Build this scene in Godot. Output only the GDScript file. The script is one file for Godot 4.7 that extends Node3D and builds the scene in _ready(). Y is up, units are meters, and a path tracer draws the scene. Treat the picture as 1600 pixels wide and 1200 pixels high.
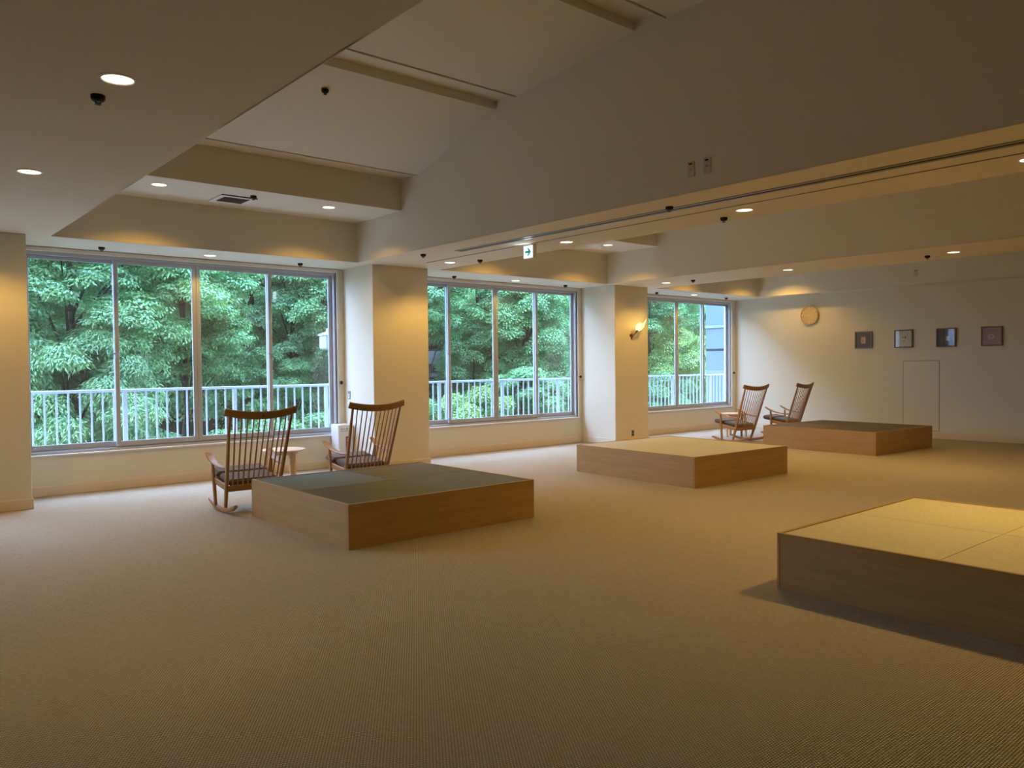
extends Node3D
# Lounge with tatami platforms and rocking chairs. x runs along the window wall, y up, z out of the windows into the room (windows at z = -10.62).

const ZW := -10.62      # inner face of the window wall
const ZC := -9.77       # front of the columns and of the low soffit
const YL := 2.94        # low soffit and beam undersides
const XE := 15.97       # east wall
const XW := -3.3        # west wall
const ZS := 3.72        # south wall
const TOP := 4.95

var mats := {}
var taken := {}
var rng := RandomNumberGenerator.new()

# ------------------------------------------------------------------ naming
func numbered(called: String) -> String:
	if not taken.has(called):
		taken[called] = 0
		return called
	taken[called] += 1
	return "%s_%03d" % [called, taken[called]]

func tag(o: Node3D, label: String, category: String, group := "") -> Node3D:
	o.set_meta("label", label)
	o.set_meta("category", category)
	if group != "":
		o.set_meta("group", group)
	return o

func thing(called: String, label: String, category: String, at := Vector3.ZERO, turn := 0.0, group := "") -> Node3D:
	var o := Node3D.new()
	o.name = numbered(called)
	add_child(o)
	o.position = at
	o.rotation.y = turn
	tag(o, label, category, group)
	return o

func copy_of(o: Node3D, at: Vector3, turn := 0.0, label := "") -> Node3D:
	var stem := String(o.name)
	var c: Node3D = o.duplicate()
	c.name = numbered(stem)
	add_child(c)
	c.position = at
	c.rotation.y = turn
	if label != "":
		c.set_meta("label", label)
	return c

func part(called: String, mesh: Mesh, m: Material, parent: Node3D) -> MeshInstance3D:
	var o := MeshInstance3D.new()
	o.name = called
	o.mesh = mesh
	o.material_override = null
	if mesh is ArrayMesh:
		o.set_surface_override_material(0, m)
	else:
		o.set_surface_override_material(0, m)
	parent.add_child(o, true)
	return o

func struct(called: String, mesh: Mesh, m: Material, label: String, category := "") -> MeshInstance3D:
	var o := MeshInstance3D.new()
	o.name = numbered(called)
	o.mesh = mesh
	o.set_surface_override_material(0, m)
	add_child(o)
	o.set_meta("kind", "structure")
	o.set_meta("label", label)
	if category != "":
		o.set_meta("category", category)
	return o

# ------------------------------------------------------------------ mesh helpers
func st_new() -> SurfaceTool:
	var st := SurfaceTool.new()
	st.begin(Mesh.PRIMITIVE_TRIANGLES)
	return st

func tri(st: SurfaceTool, a: Vector3, b: Vector3, c: Vector3, n: Vector3) -> void:
	if (b - a).cross(c - a).dot(n) > 0.0:
		var t := b
		b = c
		c = t
	for p in [a, b, c]:
		st.set_normal(n)
		st.add_vertex(p)

func quad(st: SurfaceTool, a: Vector3, b: Vector3, c: Vector3, d: Vector3, n: Vector3) -> void:
	tri(st, a, b, c, n)
	tri(st, a, c, d, n)

func uvquad(st: SurfaceTool, a: Vector3, b: Vector3, c: Vector3, d: Vector3, n: Vector3) -> void:
	# a top left, b top right, c bottom right, d bottom left as one looks at the face
	var p := [a, b, c, d]
	var uv := [Vector2(0, 0), Vector2(1, 0), Vector2(1, 1), Vector2(0, 1)]
	for k in [0, 1, 2, 0, 2, 3]:
		st.set_normal(n)
		st.set_uv(uv[k])
		st.add_vertex(p[k])

func box(st: SurfaceTool, lo: Vector3, hi: Vector3) -> void:
	rbox(st, (lo + hi) / 2.0, hi - lo, 0.0)

func rbox(st: SurfaceTool, c: Vector3, size: Vector3, bevel: float, basis := Basis.IDENTITY) -> void:
	var h := size / 2.0
	var b := minf(bevel, minf(h.x, minf(h.y, h.z)) * 0.9)
	var v := {}
	for sx in [-1, 1]:
		for sy in [-1, 1]:
			for sz in [-1, 1]:
				var k := Vector3(sx, sy, sz)
				v[Vector4(sx, sy, sz, 0)] = c + basis * (k * Vector3(h.x, h.y - b, h.z - b))
				v[Vector4(sx, sy, sz, 1)] = c + basis * (k * Vector3(h.x - b, h.y, h.z - b))
				v[Vector4(sx, sy, sz, 2)] = c + basis * (k * Vector3(h.x - b, h.y - b, h.z))
	for s in [-1, 1]:
		quad(st, v[Vector4(s, -1, -1, 0)], v[Vector4(s, 1, -1, 0)], v[Vector4(s, 1, 1, 0)], v[Vector4(s, -1, 1, 0)], basis * Vector3(s, 0, 0))
		quad(st, v[Vector4(-1, s, -1, 1)], v[Vector4(1, s, -1, 1)], v[Vector4(1, s, 1, 1)], v[Vector4(-1, s, 1, 1)], basis * Vector3(0, s, 0))
		quad(st, v[Vector4(-1, -1, s, 2)], v[Vector4(1, -1, s, 2)], v[Vector4(1, 1, s, 2)], v[Vector4(-1, 1, s, 2)], basis * Vector3(0, 0, s))
	if b <= 0.0:
		return
	for s in [-1, 1]:
		for t in [-1, 1]:
			quad(st, v[Vector4(s, t, -1, 0)], v[Vector4(s, t, 1, 0)], v[Vector4(s, t, 1, 1)], v[Vector4(s, t, -1, 1)], basis * Vector3(s, t, 0).normalized())
			quad(st, v[Vector4(s, -1, t, 0)], v[Vector4(s, 1, t, 0)], v[Vector4(s, 1, t, 2)], v[Vector4(s, -1, t, 2)], basis * Vector3(s, 0, t).normalized())
			quad(st, v[Vector4(-1, s, t, 1)], v[Vector4(1, s, t, 1)], v[Vector4(1, s, t, 2)], v[Vector4(-1, s, t, 2)], basis * Vector3(0, s, t).normalized())
			for u in [-1, 1]:
				tri(st, v[Vector4(s, t, u, 0)], v[Vector4(s, t, u, 1)], v[Vector4(s, t, u, 2)], basis * Vector3(s, t, u).normalized())

func boxmesh(lo: Vector3, hi: Vector3, bevel := 0.0) -> ArrayMesh:
	var st := st_new()
	rbox(st, (lo + hi) / 2.0, hi - lo, bevel)
	return st.commit()

# a member swept along points; rx across (towards hint), ry the other way; e < 1 squares the section
func sweep(st: SurfaceTool, pts: Array, rx: Array, ry: Array, hint: Vector3, n := 8, e := 0.5) -> void:
	var rings := []
	var norms := []
	for i in pts.size():
		var t: Vector3 = (pts[mini(i + 1, pts.size() - 1)] - pts[maxi(i - 1, 0)]).normalized()
		var s := (hint - t * hint.dot(t)).normalized()
		var u := t.cross(s)
		var ring := []
		var nr := []
		for k in n:
			var a := TAU * (k + 0.5) / n
			var ca := cos(a)
			var sa := sin(a)
			var x := signf(ca) * pow(absf(ca), e)
			var y := signf(sa) * pow(absf(sa), e)
			ring.append(pts[i] + s * (x * rx[i]) + u * (y * ry[i]))
			nr.append((s * (ca / maxf(rx[i], 1e-4)) + u * (sa / maxf(ry[i], 1e-4))).normalized())
		rings.append(ring)
		norms.append(nr)
	for i in pts.size() - 1:
		for k in n:
			var j: int = (k + 1) % n
			var q := [rings[i][k], rings[i][j], rings[i + 1][j], rings[i + 1][k]]
			var m := [norms[i][k], norms[i][j], norms[i + 1][j], norms[i + 1][k]]
			var flat: Vector3 = m[0] + m[1] + m[2] + m[3]
			var order := [0, 1, 2, 0, 2, 3]
			if (q[1] - q[0]).cross(q[2] - q[0]).dot(flat) > 0.0:
				order = [0, 2, 1, 0, 3, 2]
			for w in order:
				st.set_normal(m[w])
				st.add_vertex(q[w])
	for end in [0, pts.size() - 1]:
		var d: Vector3 = (pts[0] - pts[1]).normalized() if end == 0 else (pts[end] - pts[end - 1]).normalized()
		for k in n:
			tri(st, pts[end], rings[end][k], rings[end][(k + 1) % n], d)

func swept(pts: Array, rx: Array, ry: Array, hint: Vector3, n := 8, e := 0.5) -> ArrayMesh:
	var st := st_new()
	sweep(st, pts, rx, ry, hint, n, e)
	return st.commit()

func rod(st: SurfaceTool, a: Vector3, b: Vector3, r0: float, r1: float, n := 8) -> void:
	var hint := Vector3.RIGHT if absf((b - a).normalized().x) < 0.9 else Vector3.UP
	sweep(st, [a, b], [r0, r1], [r0, r1], hint, n, 1.0)

# profile of (radius, height) turned about y; placed by xf
func lathe(st: SurfaceTool, prof: Array, n := 20, xf := Transform3D.IDENTITY) -> void:
	for i in prof.size() - 1:
		var p: Vector2 = prof[i]
		var q: Vector2 = prof[i + 1]
		var nn := Vector2(q.y - p.y, p.x - q.x).normalized()
		for k in n:
			var a := TAU * k / n
			var b := TAU * (k + 1) / n
			var A := Vector3(cos(a), 0, sin(a))
			var B := Vector3(cos(b), 0, sin(b))
			var v := [A * p.x + Vector3.UP * p.y, B * p.x + Vector3.UP * p.y, B * q.x + Vector3.UP * q.y, A * q.x + Vector3.UP * q.y]
			var m := [A * nn.x + Vector3.UP * nn.y, B * nn.x + Vector3.UP * nn.y, B * nn.x + Vector3.UP * nn.y, A * nn.x + Vector3.UP * nn.y]
			var order := [0, 1, 2, 0, 2, 3]
			var flat: Vector3 = m[0] + m[1]
			var g: Vector3 = (v[1] - v[0]).cross(v[2] - v[0])
			if g.length_squared() < 1e-16:
				g = (v[2] - v[0]).cross(v[3] - v[0])
			if g.dot(flat) > 0.0:
				order = [0, 2, 1, 0, 3, 2]
			for w in order:
				st.set_normal((xf.basis * m[w]).normalized())
				st.add_vertex(xf * v[w])

func lathed(prof: Array, n := 20, xf := Transform3D.IDENTITY) -> ArrayMesh:
	var st := st_new()
	lathe(st, prof, n, xf)
	return st.commit()

# ------------------------------------------------------------------ materials
func noise(freq: float, sd: int, oct := 3) -> FastNoiseLite:
	var f := FastNoiseLite.new()
	f.noise_type = FastNoiseLite.TYPE_SIMPLEX_SMOOTH
	f.frequency = freq
	f.seed = sd
	f.fractal_octaves = oct
	return f

func tex(im: Image) -> ImageTexture:
	return ImageTexture.create_from_image(im)

func plain(called: String, c: Color, rough := 0.8, metal := 0.0, spec := 0.5) -> StandardMaterial3D:
	var m := StandardMaterial3D.new()
	m.resource_name = called
	m.albedo_color = c
	m.roughness = rough
	m.metallic = metal
	m.metallic_specular = spec
	mats[called] = m
	return m

func glow(called: String, c: Color, e: float) -> StandardMaterial3D:
	var m := plain(called, Color(0.9, 0.9, 0.88), 0.5)
	m.emission_enabled = true
	m.emission = c
	m.emission_energy_multiplier = e
	return m

# noise that repeats over n pixels
func tiled(f: FastNoiseLite, x: float, y: float, n: float, sx := 1.0, sy := 1.0) -> float:
	var a := TAU * x / n
	var b := TAU * y / n
	var r := n / TAU
	return f.get_noise_3d(cos(a) * r * sx + 31.0, sin(a) * r * sx, cos(b) * r * sy + 57.0) * 0.5 + f.get_noise_3d(cos(a) * r * sx - 11.0, sin(a) * r * sx, sin(b) * r * sy + 91.0) * 0.5

func make_materials() -> void:
	# wallpaper: plain off-white with a fine woven relief
	var n := 256
	var im := Image.create(n, n, false, Image.FORMAT_L8)
	var f := noise(0.09, 3)
	for y in n:
		for x in n:
			var w := 0.5 + 0.16 * sin(TAU * x / 8.0) * sin(TAU * y / 8.0) + 0.3 * tiled(f, x, y, n)
			im.set_pixel(x, y, Color(w, w, w))
	var weave := tex(im)
	for w in [["wallpaper", Color8(229, 220, 197)]]:
		var m := plain(w[0], w[1], 0.85, 0.0, 0.3)
		m.heightmap_enabled = true
		m.heightmap_texture = weave
		m.heightmap_scale = 0.05
		m.uv1_triplanar = true
		m.uv1_world_triplanar = true
		m.uv1_scale = Vector3.ONE * 5.0
	# carpet: rows of yarn loops, offset by half a loop from row to row
	n = 512
	var col := Image.create(n, n, false, Image.FORMAT_RGB8)
	var hgt := Image.create(n, n, false, Image.FORMAT_L8)
	f = noise(0.02, 11)
	var g := noise(0.25, 12, 2)
	for y in n:
		for x in n:
			var row := floori(y / 16.0)
			var u := fmod(x + (10.667 if row % 2 else 0.0), 21.3333) / 21.3333
			var v := fmod(float(y), 16.0) / 16.0
			var hh := pow(sin(PI * u), 0.7) * pow(sin(PI * v), 0.7)
			var t := 0.62 + 0.38 * hh + 0.10 * tiled(g, x, y, n) + 0.05 * tiled(f, x, y, n)
			col.set_pixel(x, y, Color(t, t * 0.985, t * 0.96))
			hgt.set_pixel(x, y, Color(hh, hh, hh))
	var m := plain("carpet", Color8(234, 223, 201), 0.95, 0.0, 0.2)
	m.albedo_texture = tex(col)
	m.heightmap_enabled = true
	m.heightmap_texture = tex(hgt)
	m.heightmap_scale = 0.55
	m.uv1_triplanar = true
	m.uv1_world_triplanar = true
	m.uv1_scale = Vector3.ONE * (1.0 / 0.36)
	# pale oak laminate: grain along u
	n = 512
	col = Image.create(n, n, false, Image.FORMAT_RGB8)
	f = noise(0.03, 21, 4)
	g = noise(0.16, 22, 2)
	for y in n:
		for x in n:
			var warp := tiled(f, x, y, n, 0.2, 0.4) * 5.0
			var a := tiled(f, x, y + warp, n, 0.05, 1.2)
			var b := tiled(g, x, y, n, 0.03, 2.0)
			var t := 0.93 + 0.09 * a + 0.07 * b
			col.set_pixel(x, y, Color(clampf(t, 0, 1), clampf(t * 0.985 - 0.01, 0, 1), clampf(t * 0.96 - 0.02, 0, 1)))
	var grain := tex(col)
	for w in [["oak", Color8(186, 154, 96), 0.42, 1.0], ["chair_wood", Color8(182, 138, 88), 0.38, 2.2], ["table_wood", Color8(234, 208, 170), 0.42, 1.6]]:
		m = plain(w[0], w[1], w[2])
		m.albedo_texture = grain
		m.uv1_triplanar = true
		m.uv1_world_triplanar = w[0] == "oak"
		m.uv1_scale = Vector3.ONE * w[3]
	# tatami: fine parallel rush, once along each axis
	n = 256
	for turned in 2:
		col = Image.create(n, n, false, Image.FORMAT_RGB8)
		hgt = Image.create(n, n, false, Image.FORMAT_L8)
		f = noise(0.05, 31, 2)
		for y in n:
			for x in n:
				var p := y if turned == 0 else x
				var q := x if turned == 0 else y
				var rush := 0.5 + 0.5 * cos(TAU * p / 8.0)
				var knot := 0.5 + 0.5 * cos(TAU * (q / 32.0 + 0.5 * float((p / 8) % 2)))
				var t := 0.84 + 0.10 * rush + 0.04 * knot + 0.10 * tiled(f, x, y, n)
				col.set_pixel(x, y, Color(t, t, t * 0.98))
				var hh := rush * (0.75 + 0.25 * knot)
				hgt.set_pixel(x, y, Color(hh, hh, hh))
		var ct := tex(col)
		var ht := tex(hgt)
		for w in [["tatami_straw", Color8(230, 223, 188)], ["tatami_slate", Color8(102, 98, 72)], ["tatami_umber", Color8(100, 88, 64)]]:
			m = plain(w[0] + ("_across" if turned else "_along"), w[1], 0.5, 0.0, 0.5)
			m.anisotropy_enabled = true
			m.anisotropy = 0.85
			m.albedo_texture = ct
			m.heightmap_enabled = true
			m.heightmap_texture = ht
			m.heightmap_scale = 0.08
			m.uv1_triplanar = true
			m.uv1_scale = Vector3.ONE * (1.0 / 0.16)
	# hillside earth
	n = 256
	col = Image.create(n, n, false, Image.FORMAT_RGB8)
	f = noise(0.04, 41, 4)
	for y in n:
		for x in n:
			var t := 0.5 + 0.9 * tiled(f, x, y, n)
			col.set_pixel(x, y, Color(0.26 + 0.10 * t, 0.22 + 0.09 * t, 0.16 + 0.07 * t))
	m = plain("earth", Color(1, 1, 1), 1.0)
	m.albedo_texture = tex(col)
	m.uv1_triplanar = true
	m.uv1_world_triplanar = true
	m.uv1_scale = Vector3.ONE * 0.4
	plain("skirting", Color8(228, 212, 186), 0.5)
	plain("window_trim", Color8(232, 224, 212), 0.5)
	plain("aluminium", Color8(188, 192, 196), 0.4, 0.2)
	plain("sash_bronze", Color8(150, 146, 138), 0.35, 0.6)
	plain("rubber_black", Color8(24, 24, 24), 0.6)
	plain("white_metal", Color8(172, 182, 190), 0.45)
	plain("balcony_paint", Color8(205, 207, 204), 0.8)
	plain("plate_beige", Color8(206, 194, 176), 0.5)
	plain("concrete", Color8(150, 150, 148), 0.9)
	plain("cushion", Color8(96, 84, 74), 0.9).rim_enabled = true
	plain("sprinkler_bronze", Color8(44, 38, 32), 0.4, 0.7)
	plain("white_plastic", Color8(232, 230, 224), 0.45)
	plain("grey_plastic", Color8(150, 148, 142), 0.5)
	plain("track_grey", Color8(140, 136, 126), 0.4, 0.4)
	plain("dark_gap", Color8(40, 34, 28), 0.9)
	plain("louvre_grey", Color8(140, 138, 130), 0.6)
	plain("brass", Color8(150, 112, 52), 0.25, 0.9)
	plain("wall_panel_blue", Color8(124, 148, 174), 0.5)
	plain("wall_band", Color8(150, 168, 180), 0.5)
	plain("house_white", Color8(170, 176, 184), 0.7)
	plain("house_dark", Color8(46, 52, 60), 0.5)
	plain("bark", Color8(64, 56, 48), 0.9)
	plain("clock_wood", Color8(206, 180, 132), 0.6)
	plain("clock_pale", Color8(246, 232, 200), 0.5)
	plain("label_red", Color8(168, 62, 70), 0.5)
	plain("print_brown", Color8(132, 108, 106), 0.6)
	plain("frame_grey", Color8(150, 132, 116), 0.5)
	plain("frame_brown", Color8(104, 76, 52), 0.45)
	m = plain("glass", Color(0.96, 0.98, 0.98, 0.03), 0.0)
	m.transparency = BaseMaterial3D.TRANSPARENCY_ALPHA
	plain("picture_glass", Color(0.96, 0.98, 0.98, 0.03), 0.0, 0.0, 0.24).transparency = BaseMaterial3D.TRANSPARENCY_ALPHA
	m = plain("shade_glass", Color8(250, 244, 226), 0.25)
	m.backlight_enabled = true
	m.backlight = Color(0.55, 0.54, 0.5)
	glow("lamp_lens", Color(1.0, 0.93, 0.80), 4.0)
	glow("sconce_bulb", Color(1.0, 0.93, 0.72), 1.3)
	glow("exit_sign_face", Color(0.93, 0.97, 1.0), 0.95)
	glow("exit_sign_green", Color(0.05, 0.66, 0.58), 0.5).albedo_color = Color8(10, 120, 104)
	for w in [["leaf", Color(1, 1, 1)]]:
		m = plain(w[0], w[1], 0.6, 0.0, 0.35)
		m.vertex_color_use_as_albedo = true
		m.backlight_enabled = true
		m.backlight = Color(0.5, 0.55, 0.4)

# ------------------------------------------------------------------ light
func spot(at: Vector3, parent: Node3D, e: float, tone: Color, cone := 68.0) -> void:
	var l := SpotLight3D.new()
	l.name = "lamp_light"
	l.light_color = tone
	l.light_energy = e
	l.spot_range = 30.0
	l.spot_attenuation = 2.0
	l.spot_angle = cone
	l.spot_angle_attenuation = 0.5
	l.light_size = 0.06
	l.shadow_enabled = true
	parent.add_child(l, true)
	l.position = at
	l.rotation.x = -PI / 2

func _ready() -> void:
	rng.seed = 7
	# camera
	var cam := Camera3D.new()
	cam.name = "camera"
	cam.fov = 51.928
	cam.near = 0.05
	cam.far = 300.0
	add_child(cam)
	var yaw := 0.7074162
	var pitch := -0.02471209
	var roll := -0.00989298
	var fw := Vector3(sin(yaw), 0, -cos(yaw))
	var rt := Vector3(cos(yaw), 0, sin(yaw))
	var f2 := fw * cos(pitch) + Vector3.UP * sin(pitch)
	var u2 := Vector3.UP * cos(pitch) - fw * sin(pitch)
	var r3 := rt * cos(roll) + u2 * sin(roll)
	var u3 := u2 * cos(roll) - rt * sin(roll)
	cam.transform = Transform3D(Basis(r3, u3, -f2), Vector3(0, 1.5, 0))
	cam.current = true
	# overcast sky
	var sky_mat := ProceduralSkyMaterial.new()
	sky_mat.sky_top_color = Color(0.66, 0.79, 1.0)
	sky_mat.sky_horizon_color = Color(0.69, 0.81, 1.0)
	sky_mat.ground_horizon_color = Color(0.35, 0.38, 0.36)
	sky_mat.ground_bottom_color = Color(0.25, 0.27, 0.25)
	sky_mat.sky_energy_multiplier = 1.0
	var sky := Sky.new()
	sky.sky_material = sky_mat
	var env := Environment.new()
	env.background_mode = Environment.BG_SKY
	env.sky = sky
	env.background_energy_multiplier = 18.0
	env.tonemap_mode = Environment.TONE_MAPPER_LINEAR
	env.tonemap_exposure = 1.0
	env.sdfgi_enabled = true
	env.ssao_enabled = true
	env.ssil_enabled = true
	var we := WorldEnvironment.new()
	we.name = "environment"
	we.environment = env
	add_child(we)
	make_materials()
	build_shell()
	build_ceiling()
	build_windows()
	build_outside()
	build_platforms()
	build_chairs()
	build_lamps()
	build_small_things()

# ------------------------------------------------------------------ room shell
func build_shell() -> void:
	struct("floor", boxmesh(Vector3(XW - 0.2, -0.25, ZW - 0.2), Vector3(XE + 0.2, 0.0, ZS + 0.2)), mats.carpet, "brown loop pile carpet covering the whole room floor")
	# window wall with its four openings
	var st := st_new()
	var z0 := ZW - 0.2
	box(st, Vector3(XW - 0.2, 0, z0), Vector3(XE + 0.2, 0.463, ZW))
	box(st, Vector3(XW - 0.2, 2.90, z0), Vector3(XE + 0.2, TOP, ZW))
	var x := XW - 0.2
	for o in openings():
		box(st, Vector3(x, 0.463, z0), Vector3(o[0], 2.90, ZW))
		x = o[1]
	box(st, Vector3(x, 0.463, z0), Vector3(XE + 0.2, 2.90, ZW))
	struct("wall_north", st.commit(), mats.wallpaper, "off-white papered wall below and between the windows")
	struct("wall_east", boxmesh(Vector3(XE, 0, z0), Vector3(XE + 0.2, TOP, ZS + 0.2)), mats.wallpaper, "off-white papered end wall with the clock and pictures")
	struct("wall_south", boxmesh(Vector3(XW, 0, ZS), Vector3(XE, TOP, ZS + 0.2)), mats.wallpaper, "off-white papered wall opposite the windows")
	struct("wall_west", boxmesh(Vector3(XW - 0.2, 0, z0), Vector3(XW, TOP, ZS + 0.2)), mats.wallpaper, "off-white papered end wall facing the clock wall")
	var cols := [[0.62, 1.56], [5.777, 6.72], [10.85, 11.776]]
	var clabel := ["square off-white column beside the widest view of the trees", "square off-white column behind the fire extinguisher box", "square off-white column carrying the lit wall lamp"]
	for k in 3:
		struct("column", boxmesh(Vector3(cols[k][0], 0, ZW), Vector3(cols[k][1], YL, ZC), 0.004), mats.wallpaper, clabel[k], "column")
	# skirtings
	var edges := [XW, cols[0][0], cols[0][1], cols[1][0], cols[1][1], cols[2][0], cols[2][1], XE]
	st = st_new()
	for k in 4:
		rbox(st, Vector3((edges[2 * k] + edges[2 * k + 1]) / 2, 0.0575, ZW + 0.006), Vector3(edges[2 * k + 1] - edges[2 * k] - 0.002, 0.115, 0.012), 0.004)
	struct("baseboard_north", st.commit(), mats.skirting, "cream vinyl skirting along the window wall")
	for c in cols:
		st = st_new()
		rbox(st, Vector3((c[0] + c[1]) / 2, 0.0575, ZC + 0.006), Vector3(c[1] - c[0] + 0.024, 0.115, 0.012), 0.004)
		for s in [0, 1]:
			rbox(st, Vector3(c[s] + (-0.006 if s == 0 else 0.006), 0.0575, (ZC + ZW) / 2 + 0.006), Vector3(0.012, 0.115, ZC - ZW - 0.012), 0.004)
		struct("baseboard_column", st.commit(), mats.skirting, "cream vinyl skirting around the foot of a column")
	struct("baseboard_east", boxmesh(Vector3(XE - 0.012, 0, ZW + 0.012), Vector3(XE, 0.115, ZS), 0.004), mats.skirting, "cream vinyl skirting along the end wall under the clock")

func openings() -> Array:
	return [[-3.1, 0.52], [1.64, 5.66], [6.77, 10.73], [11.84, 15.80]]

func build_ceiling() -> void:
	# low soffit over the windows, then two steps
	struct("ceiling", boxmesh(Vector3(XW, YL, ZW), Vector3(XE, TOP, ZC)), mats.wallpaper, "low white ceiling strip directly above the windows")
	var beams := [[0.40, 1.785], [5.54, 6.94], [10.64, 12.03], [15.59, XE]]
	var blabel := ["broad white ceiling beam with two bright round lamps", "broad white ceiling beam carrying the partition track and exit sign", "broad white ceiling beam ending at the column with the wall lamp", "narrow white ceiling beam along the clock wall"]
	for k in 4:
		struct("ceiling_beam", boxmesh(Vector3(beams[k][0], YL, ZC), Vector3(beams[k][1], TOP, ZS), 0.0), mats.wallpaper, blabel[k], "beam")
	var bays := [[XW, 0.40], [1.785, 5.54], [6.94, 10.64], [12.03, 15.59]]
	for b in bays:
		for mirrored in [false, true]:
			bay_half(b[0], b[1], mirrored)
		# flat middle of the vault
		struct("ceiling", boxmesh(Vector3(b[0], 4.50, -4.363), Vector3(b[1], 4.62, -2.537)), mats.wallpaper, "flat top panel of the stepped vaulted ceiling")
	struct("ceiling_slab", boxmesh(Vector3(XW - 0.2, TOP, ZW - 0.2), Vector3(XE + 0.2, TOP + 0.15, ZS + 0.2)), mats.wallpaper, "closed slab above the vaulted ceiling")
	# thin corner beads along the lower edges
	for k in 4:
		var st := st_new()
		box(st, Vector3(beams[k][0] - 0.006, YL, ZC), Vector3(beams[k][0] + 0.006, YL + 0.012, ZS))
		if k < 3:
			box(st, Vector3(beams[k][1] - 0.006, YL, ZC), Vector3(beams[k][1] + 0.006, YL + 0.012, ZS))
		struct("trim_beam_edge", st.commit(), mats.skirting, "thin corner bead along a beam's lower edges")
	for b in bays:
		var st := st_new()
		box(st, Vector3(b[0] + 0.01, YL + 0.002, ZC), Vector3(b[1] - 0.01, YL + 0.016, ZC + 0.007))
		struct("trim_soffit_edge", st.commit(), mats.skirting, "thin corner bead along the edge of the window soffit")
	# folding partition track let into the middle beam
	var t := thing("partition_track", "long grey metal partition track under the beam", "track", Vector3(5.99, YL, -3.0))
	part("channel", boxmesh(Vector3(-0.022, -0.003, -5.03), Vector3(0.022, 0.0, 6.6)), mats.dark_gap, t)
	part("flange", boxmesh(Vector3(-0.062, -0.007, -5.03), Vector3(-0.022, 0.0, 6.6), 0.002), mats.track_grey, t)
	part("flange", boxmesh(Vector3(0.022, -0.007, -5.03), Vector3(0.062, 0.0, 6.6), 0.002), mats.track_grey, t)
	var b2 := st_new()
	box(b2, Vector3(6.31, YL - 0.006, -9.2), Vector3(6.322, YL, ZS))
	struct("trim_beam_joint", b2.commit(), mats.track_grey, "thin joint strip along the beam beside the partition track")

func zz(z: float, mirrored: bool) -> float:
	return -6.9 - z if mirrored else z

func prism(x0: float, x1: float, pts: Array) -> ArrayMesh:
	# polygon (z, y) drawn out from x0 to x1
	var st := st_new()
	var c := Vector2.ZERO
	for p in pts:
		c += p / pts.size()
	for k in pts.size():
		var p: Vector2 = pts[k]
		var q: Vector2 = pts[(k + 1) % pts.size()]
		var e := (q - p).normalized()
		var nn := Vector2(e.y, -e.x)
		if nn.dot((p + q) / 2 - c) < 0.0:
			nn = -nn
		quad(st, Vector3(x0, p.y, p.x), Vector3(x1, p.y, p.x), Vector3(x1, q.y, q.x), Vector3(x0, q.y, q.x), Vector3(0, nn.y, nn.x))
		tri(st, Vector3(x0, c.y, c.x), Vector3(x0, p.y, p.x), Vector3(x0, q.y, q.x), Vector3.LEFT)
		tri(st, Vector3(x1, c.y, c.x), Vector3(x1, p.y, p.x), Vector3(x1, q.y, q.x), Vector3.RIGHT)
	return st.commit()

func bay_half(x0: float, x1: float, mirrored: bool) -> void:
	var y1 := 3.482
	var P := func(a: Array) -> Array:
		var out := []
		for v in a:
			out.append(Vector2(zz(v.x, mirrored), v.y))
		return out
	if mirrored:
		struct("ceiling", prism(x0, x1, P.call([Vector2(ZW, YL), Vector2(ZC, YL), Vector2(ZC, TOP), Vector2(ZW, TOP)])), mats.wallpaper, "low ceiling strip along the wall opposite the windows")
	struct("ceiling", prism(x0, x1, P.call([Vector2(ZC, y1), Vector2(-8.62, y1), Vector2(-8.62, TOP), Vector2(ZC, TOP)])), mats.wallpaper, "second step of the vaulted ceiling with lamps and its upright face")
	struct("ceiling", prism(x0, x1, P.call([Vector2(-8.62, 3.885), Vector2(-8.20, 3.885), Vector2(-8.20, 4.05), Vector2(-8.62, 4.05)])), mats.wallpaper, "recessed top of a ceiling slot")
	struct("ceiling", prism(x0, x1, P.call([Vector2(-8.25, 3.867), Vector2(-6.70, 4.288), Vector2(-6.70, 4.46), Vector2(-8.25, 4.04)])), mats.wallpaper, "sloping panel of the vaulted ceiling")
	struct("ceiling", prism(x0, x1, P.call([Vector2(-6.70, 4.375), Vector2(-6.30, 4.375), Vector2(-6.30, 4.54), Vector2(-6.70, 4.54)])), mats.wallpaper, "recessed top of a ceiling slot")
	struct("ceiling", prism(x0, x1, P.call([Vector2(-6.354, 4.344), Vector2(-4.725, 4.496), Vector2(-4.725, 4.66), Vector2(-6.354, 4.51)])), mats.wallpaper, "upper sloping panel of the vaulted ceiling")
	struct("ceiling", prism(x0, x1, P.call([Vector2(-4.725, 4.575), Vector2(-4.33, 4.575), Vector2(-4.33, 4.74), Vector2(-4.725, 4.74)])), mats.wallpaper, "recessed top of a ceiling slot")
	# thin trim strip hanging at the lip of each slot, a dark gap behind it
	for a in [Vector2(-8.25, 3.867), Vector2(-6.354, 4.344), Vector2(-4.363, 4.50)]:
		var z1: float = a.x - 0.022
		struct("trim_slot", prism(x0, x1, P.call([Vector2(z1, a.y - 0.012), Vector2(z1 + 0.012, a.y - 0.012), Vector2(z1 + 0.012, a.y + 0.06), Vector2(z1, a.y + 0.06)])), mats.wallpaper, "thin lip strip along a ceiling slot")

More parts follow.
